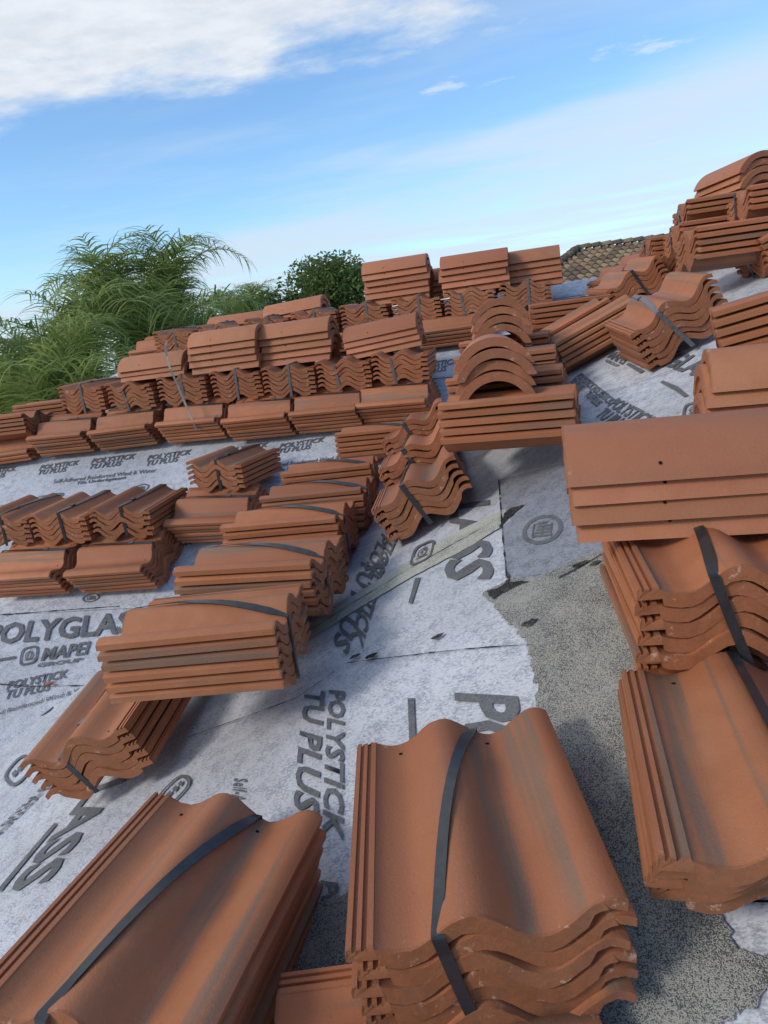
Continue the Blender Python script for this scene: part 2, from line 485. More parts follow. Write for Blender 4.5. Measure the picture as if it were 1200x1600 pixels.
def jag(pts, step, amp, seed):
    rr = random.Random(seed)
    out = []
    for i, p in enumerate(pts):
        q = pts[(i + 1) % len(pts)]
        d = math.hypot(q[0] - p[0], q[1] - p[1])
        n = max(1, int(d / step))
        for k in range(n):
            a = k / n
            out.append((p[0] + (q[0] - p[0]) * a + rr.uniform(-amp, amp), p[1] + (q[1] - p[1]) * a + rr.uniform(-amp, amp)))
    return out

def drape(name, pl, pts, off, mat, parent, step=.02, amp=0.0, seed=1, cuts=True):
    P = jag(pts, step, amp, seed) if step else pts
    bm = bmesh.new()
    f = bm.faces.new([bm.verts.new((p[0], p[1], 0)) for p in P])
    bmesh.ops.triangulate(bm, faces=[f])
    if cuts:
        for _ in range(3):
            long_e = [e for e in bm.edges if e.calc_length() > .09]
            if not long_e: break
            bmesh.ops.subdivide_edges(bm, edges=long_e, cuts=1)
            bmesh.ops.triangulate(bm, faces=[f for f in bm.faces if len(f.verts) > 3])
    for v in bm.verts:
        v.co = on(pl, v.co.x, v.co.y, off)
    bmesh.ops.recalc_face_normals(bm, faces=bm.faces)
    for f in bm.faces:
        if f.normal.z < 0: f.normal_flip()
    me = bpy.data.meshes.new(name); bm.to_mesh(me); bm.free()
    return add_obj(name, me, mat, parent)

drape('underlayment_sheet', 'S', DARK, .0045, M['sheet_dark'], roofB, .03, .003, 3)
drape('granule_sheet', 'S', GRAN, .006, M['granule'], roofB, .007, .006, 5)
STRIP = [(p[0], p[1] + (.012 if i < 5 else -.012)) for i, p in enumerate(STRIP)]
drape('valley_strip', 'S', STRIP, .0048, M['granule_pale'], roofB, .02, .0025, 6)
def shrink(P, k):
    c = (sum(p[0] for p in P) / len(P), sum(p[1] for p in P) / len(P))
    return [(c[0] + (p[0] - c[0]) * k, c[1] + (p[1] - c[1]) * k) for p in P]
drape('torn_patch', 'S', shrink(TEAR, .7), .0085, M['granule_dark'], roofB, .012, .004, 8)
drape('torn_patch', 'S', shrink(TEAR2, .8), .0085, M['granule_dark'], roofB, .012, .004, 9)
for k, (cx_, cy_, rr_) in enumerate([(.20, 1.37, .022), (-.10, 1.10, .008), (.07, 1.52, .012), (-.27, 1.46, .010), (-.45, 1.49, .012), (-.50, 1.52, .010), (.10, 1.50, .01), (-.05, 1.38, .012)]):
    drape('torn_patch', 'S', [(cx_ + rr_ * math.cos(a) * 1.6, cy_ + rr_ * math.sin(a) * .8) for a in [i * 1.05 for i in range(6)]], .0095, M['granule_dark'], roofB, .006, .003, 20 + k, False)

def ribbon_line(name, pl, pts, w, off, mat, parent, seed=0):
    rr = random.Random(seed)
    P = []
    for i in range(len(pts) - 1):
        d = math.dist(pts[i], pts[i + 1]); n = max(2, int(d / .02))
        for k in range(n):
            a = k / n
            P.append((pts[i][0] + (pts[i + 1][0] - pts[i][0]) * a, pts[i][1] + (pts[i + 1][1] - pts[i][1]) * a))
    P.append(pts[-1])
    vs = []; fs = []
    for i, p in enumerate(P):
        q = P[min(i + 1, len(P) - 1)]; o = P[max(i - 1, 0)]
        dx, dy = q[0] - o[0], q[1] - o[1]; l = math.hypot(dx, dy) or 1
        ww = w * rr.choice((.25, .5, .7, 1, 1.3))
        vs.append(on(pl, p[0] - dy / l * ww / 2, p[1] + dx / l * ww / 2, off))
        vs.append(on(pl, p[0] + dy / l * ww / 2, p[1] - dx / l * ww / 2, off))
    for i in range(len(P) - 1):
        fs.append((2 * i, 2 * i + 1, 2 * i + 3, 2 * i + 2))
    return add_obj(name, mesh(name, vs, fs), mat, parent)
for k, (pl, L_) in enumerate((('S', LAP2), ('S', LAP3), ('S', LAP4), ('S', LAP6), ('S', LAP7))):
    ribbon_line('lap_seam', pl, L_, .0032, .0075, M['asphalt'], roofB, k)
ribbon_line('lap_seam', 'A', LAP1, .006, .0105, M['asphalt'], roofA, 9)
ribbon_line('lap_seam', 'A', LAP5, .005, .0105, M['asphalt'], roofA, 9)
mid = [((STRIP[i][0] + STRIP[9 - i][0]) / 2, (STRIP[i][1] + STRIP[9 - i][1]) / 2) for i in range(5)]
ribbon_line('lap_seam', 'S', mid, .0030, .0068, M['asphalt'], roofB, 11)
ribbon_line('lap_seam', 'S', [(.02, 1.50), (.07, 1.51), (.13, 1.53)], .006, .0088, M['asphalt'], roofB, 13)

# ---- print on the underlayment
def lettering(pl, txt, bl, br, tl, sh):
    cu = bpy.data.curves.new('lettering', 'FONT')
    cu.body = txt
    cu.shear = .22
    cu.offset = .032 if txt in ('LASS', 'PO', 'POLYGLASS') else .028 if len(txt) < 20 else .008
    cu.space_line = .82
    cu.resolution_u = 2
    if '\n' in txt: cu.space_line = .80
    tmp = bpy.data.objects.new('lettering_tmp', cu); col.objects.link(tmp)
    dg = bpy.context.evaluated_depsgraph_get(); dg.update()
    me = bpy.data.meshes.new_from_object(tmp.evaluated_get(dg))
    bpy.data.objects.remove(tmp)
    xs = [v.co.x for v in me.vertices]; ys = [v.co.y for v in me.vertices]
    x0, x1, y0, y1 = min(xs), max(xs), min(ys), max(ys)
    for v in me.vertices:
        a = (v.co.x - x0) / (x1 - x0); b = (v.co.y - y0) / (y1 - y0)
        s = bl[0] + (br[0] - bl[0]) * a + (tl[0] - bl[0]) * b
        t = bl[1] + (br[1] - bl[1]) * a + (tl[1] - bl[1]) * b
        v.co = on(pl, s, t, .0105 if pl == 'A' else .0042)
    me.update()
    me.name = 'lettering'
    return add_obj('lettering', me, M['ink'], roofA if pl == 'A' else roofB)
for T_ in TEXTS:
    lettering(*T_)
for D_ in (D_B1, D_B2, D_B3, D_B4, D_B5, D_B6):
    drape('printed_dash', 'S', D_, .0042, M['ink'], roofB, .02, 0, 1, False)
for D_ in (D_A1, D_A2):
    drape('printed_dash', 'A', D_, .0105, M['ink'], roofA, None, 0, 1, False)

def emblem(pl, c, px_, py_, kind):
    ux, uy = (px_[0] - c[0], px_[1] - c[1]), (py_[0] - c[0], py_[1] - c[1])
    off = .0105 if pl == 'A' else .0062
    vs = []; fs = []
    def P(x, y): return on(pl, c[0] + ux[0] * x + uy[0] * y, c[1] + ux[1] * x + uy[1] * y, off)
    def ring(r0, r1, sq=1.0, n=28):
        b = len(vs)
        for k in range(n):
            a = 2 * math.pi * k / n
            ca, sa = math.cos(a), math.sin(a)
            e = lambda v: math.copysign(abs(v) ** sq, v)
            vs.append(P(r1 * e(ca), r1 * e(sa))); vs.append(P(r0 * e(ca), r0 * e(sa)))
        for k in range(n):
            a0, a1 = b + 2 * k, b + 2 * ((k + 1) % n)
            fs.append((a0, a1, a1 + 1, a0 + 1))
    def quad(x0, y0, x1, y1, sk=0):
        b = len(vs)
        vs.extend([P(x0, y0), P(x1, y0), P(x1 + sk, y1), P(x0 + sk, y1)]); fs.append((b, b + 1, b + 2, b + 3))
    if kind == 'ring':
        ring(.78, 1.0)
        for q in range(4):
            quad(-.42 + .05 * q, -.50 + q * .22, .48 - .04 * q, -.36 + q * .22, .05)
        quad(-.48, -.5, -.40, .42); quad(.40, -.5, .48, .35); quad(-.40, .38, .1, .5, .2); quad(-.02, -.42, .06, .2)
    elif kind == 'oval':
        ring(.80, 1.0, .7); quad(-.55, -.12, -.2, .3, .1); quad(-.1, -.2, .2, .25, .1); quad(.3, -.2, .55, .2, .1)
    elif kind == 'fill':
        ring(.01, 1.0, .75)
    else:
        ring(.80, 1.0, .55); ring(.30, .45); quad(-.5, -.5, .5, -.38, .1); quad(-.1, -.2, .02, .62, .2)
    return add_obj('printed_emblem', mesh('printed_emblem', vs, fs), M['ink'], roofA if pl == 'A' else roofB)
for E_, k in ((RING, 'ring'), (EMB2, 'badge'), (EMB3, 'badge'), (OVAL, 'oval'), (RING_A, 'ring'), (OVAL_A, 'oval'), (EMB_A, 'badge'), (RING_A2, 'ring'), (OVAL2, 'oval'), (OVAL3, 'oval')):
    emblem(*E_, k)

# ------------------------------------------------------------------ tile meshes
W, L, TH, PI_ = .33, .405, .0252, .0265
def prof(w):
    if w < .034:
        r = .004
        for a, b, h in ((.002, .008, .0045), (.0135, .0195, .0045), (.026, .034, .006)):
            if a <= w <= b: r += h
        return r
    if w < .066:
        return .008 * ((.066 - w) / .032) ** 2
    return .0205 * (1 + math.cos(2 * math.pi * (w - .1505) / .157))
def thick(w):
    if w < .040: return .0150
    if w > .284:
        return .0195 if (.291 < w < .298 or .308 < w < .315) else .0145
    return TH
def tile_section():
    top = [0, .0019, .002, .008, .0081, .0134, .0135, .0195, .0196, .0259, .026, .0339]
    top += [.035, .042, .050, .058]
    top += [.066 + i * .0102 for i in range(26)]
    top += [.3295]
    bot = [0.0, .039, .0405] + [.05 + i * .0145 for i in range(17)] + [.2905, .291, .298, .2985, .3075, .308, .315, .3155, .3285]
    pts = [(w, TH + prof(w)) for w in top]
    pts += [(w, TH + (prof(w) if w > .034 else .004) - thick(w)) for w in sorted(bot, reverse=True)]
    return pts
def make_tile(seed):
    rr = random.Random(seed)
    sec = tile_section(); n = len(sec)
    vs = []; fs = []; mi = []
    ph = rr.uniform(0, 6)
    ys = (-L / 2, -L / 2 + .004, L / 2 - .004, L / 2)
    for j, y in enumerate(ys):
        for i, (w, z) in enumerate(sec):
            jy = 0
            inset = 0
            if j in (0, 3):
                jy = rr.uniform(-.0009, .0009) + .0012 * math.sin(w * 60 + ph)
                inset = .0011
            cxz = TH + (prof(w) if w > .034 else .004) - TH * .5
            z2 = z + (inset if z < cxz else -inset) if j in (0, 3) else z
            vs.append((w - W / 2, y + jy, z2 + rr.uniform(-.0002, .0002)))
    for j in range(3):
        for i in range(n):
            k = (i + 1) % n
            fs.append((j * n + i, j * n + k, (j + 1) * n + k, (j + 1) * n + i)); mi.append(0)
    # end faces: strips between top and bottom, matched by w
    ntop = 12 + 4 + 26 + 1
    def cap(base, flip):
        ti = list(range(ntop)); bi = list(range(n - 1, ntop - 1, -1))
        a = b = 0
        while a < len(ti) - 1 or b < len(bi) - 1:
            if b == len(bi) - 1 or (a < len(ti) - 1 and sec[ti[a + 1]][0] <= sec[bi[b + 1]][0]):
                f = (base + ti[a], base + ti[a + 1], base + bi[b]); a += 1
            else:
                f = (base + ti[a], base + bi[b + 1], base + bi[b]); b += 1
            fs.append(f if flip else f[::-1]); mi.append(0)
    cap(0, True); cap(3 * n, False)
    # two nail holes near the head
    for w, y in ((.075, L / 2 - .030), (.222, L / 2 - .030)):
        b = len(vs); z = TH + prof(w) + .0006
        for k in range(7):
            a = 2 * math.pi * k / 7
            dx, dy = .0038 * math.cos(a), .0032 * math.sin(a)
            vs.append((w + dx - W / 2, y + dy, TH + prof(w + dx) + .0006))
        fs.append(tuple(range(b, b + 7))); mi.append(1)
    me = mesh('roof_tile', vs, fs, 38, mi)
    me.materials.append(M['tile']); me.materials.append(M['hole'])
    bm = bmesh.new(); bm.from_mesh(me)
    bmesh.ops.recalc_face_normals(bm, faces=[f for f in bm.faces if f.material_index == 0])
    bm.to_mesh(me); bm.free()
    return me
TILES = [make_tile(s) for s in (1, 2, 3, 4)]

def topz(n, x):
    w = min(max(x + W / 2, .036), W - .001)
    return (n - 1) * PI_ + TH + prof(w)
def make_strap(n, xb, xf, xr, xk, slack=.002, width=.016, bow=0.0):
    """closed plastic band: up the near end, over the top, down the far end and back underneath"""
    path = []
    zt = topz(n, xf)
    path.append((xb, -L / 2 - .0025, .006))
    path.append(((xb + xf) / 2, -L / 2 - .003, zt * .5))
    path.append((xf, -L / 2 - .0025, zt + .0005))
    m = 10
    for k in range(m + 1):
        a = k / m
        x = xf + (xr - xf) * a - bow * math.sin(math.pi * a)
        path.append((x, -L / 2 + .002 + (L - .004) * a, None if 0 < k < m else topz(n, x) + .0018))
    path.append((xr, L / 2 + .0025, topz(n, xr) + .0005))
    path.append((xk, L / 2 + .0025, .006))
    vs = []; fs = []
    for i, (x, y, z) in enumerate(path):
        for sx in (-.5, .5):
            xx = x + sx * width
            if z is None:
                a = (y + L / 2) / L
                zz = max(topz(n, xx), topz(n, x)) * .5 + .5 * topz(n, xx) + .0018 + slack * math.sin(math.pi * a)
            else:
                zz = z
            vs.append((xx, y, zz))
    N_ = len(path)
    for i in range(N_ - 1):
        fs.append((2 * i, 2 * i + 1, 2 * i + 3, 2 * i + 2))
    # thickness
    off = len(vs)
    for i in range(N_):
        p0 = Vector(path[max(i - 1, 0)][:2] + (vs[2 * max(i - 1, 0)][2],)); p1 = Vector(path[min(i + 1, N_ - 1)][:2] + (vs[2 * min(i + 1, N_ - 1)][2],))
        d = (p1 - p0).normalized(); nn = Vector((1, 0, 0)).cross(d).normalized() * .0012
        for k in (0, 1):
            v = Vector(vs[2 * i + k]) + nn
            vs.append(tuple(v))
    for i in range(N_ - 1):
        a, b = 2 * i, off + 2 * i
        fs.append((b + 2, b + 3, b + 1, b)); fs.append((a, a + 2, b + 2, b)); fs.append((a + 3, a + 1, b + 1, b + 3))
    return mesh('strap', vs, fs, 50)
STRAPS = {}
def strap_mesh(n, v, g=False):
    if (n, v, g) not in STRAPS:
        xb, xf, xr, xk = [(-.01, -.035, -.02, -.02), (.0, -.05, -.01, .0), (.03, .0, .05, .03), (.0, -.043, .04, .04), (-.02, -.06, .035, .03), (.020, .004, .000, .01)][v]
        STRAPS[(n, v, g)] = make_strap(n, xb, xf, xr, xk, .002 if v < 3 else .004, bow=(.004, -.006, .003, .006, .012, .0)[v])
        STRAPS[(n, v, g)].materials.append(M['strap_grey_lit' if g else 'strap'])
    return STRAPS[(n, v, g)]

SEALS = {}
SP = [(-.035, -.02), (-.05, -.01), (.0, .05), (-.043, .04), (-.06, .035)]
M['seal'] = flat_mat('seal_metal', (0.09, 0.09, 0.095), .35, .6, 80, .4)
def seal_mesh(n, v):
    if (n, v) not in SEALS:
        xf, xr = SP[v]
        a = .72; x = xf + (xr - xf) * a; y = -L / 2 + L * a
        bm = bmesh.new(); bmesh.ops.create_cube(bm, size=1)
        hz = max(topz(n, x - .008), topz(n, x + .008), topz(n, x))
        for w in bm.verts:
            w.co = Vector((x + w.co.x * .0185, y + w.co.y * .026, hz + .0055 + w.co.z * .0035))
        me = bpy.data.meshes.new('strap_seal'); bm.to_mesh(me); bm.free()
        me.materials.append(M['seal']); SEALS[(n, v)] = me
    return SEALS[(n, v)]

def orient(fr, rz, rx=0, ry=0):
    return FR[fr] @ Matrix.Rotation(R(rz), 3, 'Z') @ Matrix.Rotation(R(rx), 3, 'X') @ Matrix.Rotation(R(ry), 3, 'Y')

rb_ = random.Random(21)
def bundle(fr, rz, n, pos, label, group=None, sv=None, rx=0, ry=0, lean=(0, 0), strap=True, jit=.0045, grey=False):
    e = bpy.data.objects.new('tile_bundle', None); col.objects.link(e)
    e.empty_display_size = .05
    e.matrix_world = Matrix.Translation((pos[0], pos[1], pos[2] + CZ)) @ orient(fr, rz, rx, ry).to_4x4()
    tag(e, label, 'roof tiles', group)
    k = rb_.uniform(.84, 1.10); wn = rb_.uniform(-.04, .04)
    for i in range(n):
        o = bpy.data.objects.new('roof_tile', TILES[rb_.randrange(4)]); col.objects.link(o)
        o.parent = e
        o.location = (rb_.uniform(-jit, jit) + lean[0] * i, rb_.uniform(-jit, jit) + lean[1] * i, i * PI_)
        o.rotation_euler = (0, 0, rb_.uniform(-.012, .012))
        kk = k * rb_.uniform(.95, 1.05)
        o.color = (kk, kk * (1 + wn), kk * (1 + wn * 1.6), 1)
    if strap:
        v = sv if sv is not None else rb_.randrange(3)
        s = bpy.data.objects.new('strap', strap_mesh(n, v, grey)); col.objects.link(s)
        s.parent = e
        s.location = (lean[0] * (n - 1) * .8, lean[1] * (n - 1), 0)
        if v < 3:
          q = bpy.data.objects.new('strap_seal', seal_mesh(n, v)); col.objects.link(q)
          q.parent = s
    return e

# ------------------------------------------------------------------ ridge caps
CWd, CRi, CLn, CPi = .25, .09, .46, .035
def make_cap(seed):
    rr = random.Random(seed)
    vs = []; fs = []; mi = []
    n = 20; th = .029
    for j, (y, k) in enumerate(((-CLn / 2, 1.0), (-CLn / 2 + .004, 1.0), (CLn / 2 - .004, .95), (CLn / 2, .95))):
        half = CWd / 2 * k; rise = CRi * (1 if j < 2 else .97)
        Rr = (half * half + rise * rise) / (2 * rise); cz = rise - Rr
        am = math.asin(min(1, half / Rr))
        ins = .0012 if j in (0, 3) else 0
        jy = [rr.uniform(-.001, .001) if ins else 0 for _ in range(n + 1)]
        for i in range(n + 1):
            a = -am + 2 * am * i / n
            vs.append(((Rr - ins) * math.sin(a), y + jy[i], cz + (Rr - ins) * math.cos(a)))
        for i in range(n + 1):
            a = am - 2 * am * i / n
            rin = Rr - th + ins
            vs.append((rin * math.sin(a), y + jy[n - i], max(0.0, cz + rin * math.cos(a))))
    m = 2 * (n + 1)
    for j in range(3):
        for i in range(m):
            k = (i + 1) % m
            fs.append((j * m + i, j * m + k, (j + 1) * m + k, (j + 1) * m + i)); mi.append(0)
    for i in range(n):
        q = (i, i + 1, m - 2 - i, m - 1 - i)
        fs.append(q); mi.append(0)
        fs.append(tuple(3 * m + x for x in q[::-1])); mi.append(0)
    half = CWd / 2; Rr = (half * half + CRi * CRi) / (2 * CRi); cz = CRi - Rr
    for sg in (1, -1):
        b = len(vs)
        for k in range(7):
            t = 2 * math.pi * k / 7
            a = sg * (1.0 + .0034 / Rr * math.cos(t)); y = CLn / 2 - .30 + .0034 * math.sin(t)
            vs.append(((Rr + .0006) * .997 * math.sin(a), y, cz + (Rr + .0006) * .997 * math.cos(a)))
        fs.append(tuple(range(b, b + 7))); mi.append(1)
    me = mesh('ridge_tile', vs, fs, 38, mi)
    me.materials.append(M['cap']); me.materials.append(M['hole'])
    bm = bmesh.new(); bm.from_mesh(me)
    bmesh.ops.recalc_face_normals(bm, faces=[f for f in bm.faces if f.material_index == 0])
    bm.to_mesh(me); bm.free()
    return me
CAPS = [make_cap(s) for s in (11, 12, 13)]
ORD = {1: ['single'], 2: ['lower', 'upper'], 3: ['lowest', 'middle', 'topmost'], 4: ['lowest', 'second lowest', 'second highest', 'topmost'],
       5: ['lowest', 'second lowest', 'middle', 'second highest', 'topmost'], 6: ['lowest', 'second lowest', 'third lowest', 'third highest', 'second highest', 'topmost']}
rc_ = random.Random(5)
def cap_pile(fr, rz, n, pos, where, rx=0, ry=0, jy=.008, pitch=CPi, step=(0, 0), alt=False):
    top = None
    for i in range(n):
        o = bpy.data.objects.new('ridge_tile', CAPS[rc_.randrange(3)]); col.objects.link(o)
        Rm = orient(fr, rz + (180 if alt and i % 2 else 0) + rc_.uniform(-.8, .8), rx, ry)
        base = Matrix.Translation((pos[0], pos[1], pos[2] + CZ)) @ orient(fr, rz, rx, ry).to_4x4()
        p = base @ Vector((rc_.uniform(-.003, .003) + step[0] * i, rc_.uniform(-jy, jy) + step[1] * i, i * pitch))
        o.matrix_world = Matrix.Translation(p) @ Rm.to_4x4()
        kk = rc_.uniform(.88, 1.10)
        o.color = (kk, kk * rc_.uniform(.96, 1.05), kk, 1)
        tag(o, ('%s arched terracotta ridge tile %s' % (ORD[n][i], where)), 'ridge tile', 'ridge tiles stacked on the roof')
        top = o
    return top

NTH = ['first', 'second', 'third', 'fourth', 'fifth', 'sixth', 'seventh', 'eighth']

# ------------------------------------------------------------------ tile bundles on the far slope
gU = 'bundles lying sideways in the long row'
lU = 'strapped terracotta tile bundle lying sideways, bottom layer of the long row below the ridge tiles'
for i, (s, t, z, y) in enumerate(((-3.003, 4.016, -.499, -90.2), (-2.553, 4.018, -.499, -88.4), (-2.063, 4.015, -.500, -91.5), (-1.609, 3.977, -.517, -90.8), (-1.181, 3.971, -.520, -91.2), (-.772, 3.981, -.516, -92.7))):
    bundle('A', y, 6, (s, t, z + .009), 'strapped sideways bundle at the foot of the long row, %s from the roof hip end' % NTH[i], gU, 1, lean=(.004, -.005))
gO = 'end-on bundles on top of the long row'
lO = 'strapped terracotta tile bundle set end-on upon the long row, wavy ends facing out'
for i, (s, t, z, y) in enumerate(((-2.943, 4.25, -.282, 179.8), (-2.554, 4.209, -.300, 178.8), (-2.188, 4.207, -.301, 180.6), (-1.805, 4.187, -.310, 179.8), (-1.451, 4.157, -.324, 181), (-1.097, 4.150, -.327, 179.0), (-.763, 4.16, -.323, 180.5))):
    bundle('L', y, 6, (s, t, z), 'end-on bundle with wavy face upon the long row, %s from the roof hip end' % NTH[i], gO, None, rx=-2, grey=True)  # paler strap colour stands in for light caught on it
gL = 'sideways bundles of the short lower row'
lL = 'strapped terracotta tile bundle lying sideways under end-on bundles of the short lower row'
bundle('A', -88, 6, (-2.014, 2.864, -1.018), 'sideways bundle under the short lower row, nearer the stepped row', gL, 1, lean=(.004, -.005))
bundle('A', -89, 6, (-2.490, 2.859, -1.020), 'sideways bundle under the short lower row, farther from the stepped row', gL, 1, lean=(.004, -.005))
bundle('A', -91.6, 6, (-1.600, 3.144, -.888), 'strapped sideways tile bundle with one short end-on bundle on top, beside the stepped row', None, 1, lean=(.004, -.005))
lLO = 'strapped tile bundle set end-on upon the short lower row, brown tops visible'
for i, (s, t, z, y) in enumerate(((-2.715, 3.059, -.824, 179.0), (-2.37, 3.047, -.831, 178.8), (-2.025, 3.052, -.827, 179.7))):
    bundle('L', y, 5, (s, t, z), 'end-on bundle upon the short lower row, %s counting away from the stepped row' % NTH[2 - i], 'end-on bundles on the short lower row', None, rx=-2)
bundle('L', 171.7, 5, (-1.599, 3.339, -.697), 'lone end-on tile bundle upon a sideways bundle, jagged open edges on one side', None, 0)

# second long row towards the ridge
for i in range(6):
    s = -2.832 + .46 * i; t = 5.06 - .055 * i
    bundle('A', -90 + (i % 3 - 1), 5, (s, t, zA(s, t) + .010), 'sideways bundle in the upper row near the ridge, %s from the roof hip end' % NTH[i], 'sideways bundles of the upper row', 1)
for i in range(8):
    s = -2.56 + .362 * i; t = 4.94 - .004 * i
    bundle('L', 180 + (i % 3 - 1), 6, (s, t, zA(s, t) + .085), 'end-on bundle upon the upper row near the ridge, %s from the roof hip end' % NTH[i], 'end-on bundles of the upper row', rx=-2, grey=True)  # straps paler too, caught light put into their colour

# row at the left hip
lW = 'strapped tile bundle of the level row standing at the roof hip beside the palms'
bundle('A', -86, 3, (-3.48, 3.98, -.508), 'low tile bundle under the end of the row at the roof hip', None, 1)
bundle('L', -86, 5, (-3.482, 4.0, -.395), 'strapped level bundle at the roof hip beside the palms, five edges showing', 'bundles at the roof hip', 1)
bundle('L', -86, 4, (-3.44, 4.37, -.330), 'strapped level bundle behind the one at the roof hip', 'bundles at the roof hip', 1)

# ------------------------------------------------------------------ stepped row in the valley
for i, (s, t, z, y, n) in enumerate(((-.807, 1.38, -.778, -81.7, 6), (-.827, 1.777, -.767, -88.8, 6), (-.885, 2.209, -.769, -86.2, 6), (-.886, 2.567, -.765, -85.9, 6), (-.955, 2.97, -.755, -83.0, 6), (-.83, 3.50, -.655, -88.0, 5))):
    lab = ['foremost strapped bundle of the stepped row, propped on a slanted bundle', 'second bundle of the stepped row in the valley, strap across its top', 'third bundle of the stepped row in the valley, strap across its top',
           'fourth bundle of the stepped row in the valley, strap across its top', 'fifth bundle of the stepped row in the valley, strap across its top', 'last bundle of the stepped row, five bare tile edges below the long row'][i]
    bundle('L', y, n, (s, t, z), lab, 'stepped row in the valley', 3)
for i, (s, t) in enumerate(((-.93, 1.86), (-.98, 2.28), (-1.0, 2.68))):
    bundle('B', -88, 4, (s, t, zS(s, t) + .002), 'tile bundle wedged beneath the %s bundle of the stepped row' % NTH[i + 1], 'bundles beneath the stepped row', 0)
bundle('B', 184.8, 5, (-1.16, 1.489, -1.022), 'slanted tile bundle lying end-on under the foremost stepped bundle, ragged wavy ends', None, 2)

# ------------------------------------------------------------------ middle stacks
for i, (s, t) in enumerate(((-.385, 2.328), (-.455, 2.76), (-.525, 3.19))):
    bundle('B', 9, 5, (s, t, zS(s, t) + .012 * i), ['slanted strapped bundle with wavy end, propping the stack of arched ridge tiles', 'second slanted bundle behind the propping bundle', 'third slanted bundle behind the propping bundle'][i], 'slanted bundles beside the ridge tile stack', 0, rx=-7.4)
for i, (s, t, z) in enumerate(((-.082, 2.212, -.413), (-.098, 2.60, -.375), (-.110, 2.99, -.325), (-.12, 3.38, -.28))):
    bundle('L', -96 + i, 5, (s, t, z), ['level bundle with five bare edges carrying four arched ridge tiles', 'level bundle behind the one carrying the ridge tiles', 'level bundle under the farther ridge tile stack', 'last level bundle behind the farther ridge tile stack'][i], 'level bundles carrying ridge tiles', 0, strap=i > 0)
cap_pile('L', 4.4, 4, (-.137, 2.376, -.262), 'in the stack arching upon the level bundle', jy=.012)
cap_pile('L', 5.7, 4, (-.15, 3.22, -.135), 'in the stack behind the arching one', jy=.012)

bundle('B', -81.5, 5, (.31, 3.407, -.230), 'tilted bundle with bare edges leaning up the slope beside the printed sheet', None, 0, strap=False)
bundle('B', -77.4, 5, (.215, 3.75, -.226), 'tilted bundle just behind the leaning one, bare tile edges showing', None, 0, strap=False)
bundle('L', -86, 5, (.193, 3.98, -.150), 'level bundle of bare edges between ridge tiles and tilted bundles', None, 0)
bundle('B', 5, 6, (.535, 2.88, zS(.535, 2.88) + .02), 'end-on bundle with grey strap across its wavy end, tilted on the printed sheet', None, 1, ry=-5, grey=True)
bundle('B', 8.6, 5, (.565, 4.27, -.019), 'pinkish bundle with pale strap and open edges, behind the tilted bundles', None, 2)
bundle('B', 10, 5, (.80, 4.42, zS(.80, 4.42)), 'pinkish bundle tucked against the stacked rows by the ridge', None, 2)
bundle('B', 12, 2, (.62, 5.15, max(zS(.62, 5.15), zA(.62, 5.15)) + .005), 'two loose wavy tiles at the roof edge before the old tan roof', None, 0, strap=False)
# stacks up the slope
bundle('L', -86, 5, (.858, 3.289, .058), 'level bundle with five bare edges overhanging the tilted end-on bundle', None, 0, strap=False)
bundle('B', -84, 5, (1.12, 3.30, zS(1.12, 3.30)), 'bundle hidden in shade under the overhanging level bundle', None, 0)
for i, (s, t, z, n) in enumerate(((1.13, 3.55, .235, 4), (.92, 3.90, .160, 4), (1.24, 4.45, .262, 4), (.865, 4.386, .120, 5), (.99, 4.05, .30, 3))):
    bundle('L', -88 + i % 2 * 3, n, (s, t, z), ['strapped bundle on the overhanging bundle, below the topmost ridge tiles', 'bundle second in the stepped stack by the ridge', 'bundle third in the stepped stack by the ridge', 'lowest bundle of the stepped stack by the ridge', 'short bundle crowning the stepped stack by the ridge'][i], 'stepped stack by the ridge', 0)
cap_pile('L', 15, 4, (1.10, 4.2, .40), 'in the stack crowning the highest bundles', jy=.01)
bundle('L', -102, 5, (.715, 2.10, -.195), 'bundle of splayed tile edges showing dark gaps, on a ridge tile stack', None, 0, strap=False, rx=11)
cap_pile('L', -96, 4, (.625, 1.80, -.345), 'in the stack under the splayed tile bundle', jy=.012)

# ------------------------------------------------------------------ right foreground pile
bundle('L', -2, 5, (.262, .905, -.722), 'strapped bundle with ribbed edges at the pile front, narrow black strap', None, 5, lean=(0, -.016))
bundle('L', -2, 4, (.31, 1.30, -.700), 'bundle hidden beneath the wavy-ended bundle of the pile', None, 0)
bundle('L', 2, 5, (.284, 1.24, -.578), 'strapped bundle with wavy end, big ridge tile stack on top', None, 1)
cap_pile('L', -91, 4, (.29, 1.335, -.420), 'in the big stack upon the wavy-ended bundle', jy=.008, step=(-.0, -.008))

# ------------------------------------------------------------------ foreground bundles
bundle('L', 12.4, 6, (-.138, .817, -.850), 'big strapped bundle with broad black strap and chipped wavy front', None, 4)
f2 = bundle('L', -1.9, 10, (-.629, .705, -1.049), 'big strapped bundle with diagonal black strap, dark shaded side', None, 3, ry=9.8, rx=-4.1)
f2.scale = (1, 1.07, 1)
bundle('L', -77, 4, (-.165, .565, -.955), 'low bundle with ribbed edge tucked under the big black-strapped bundle', None, 0, strap=False)

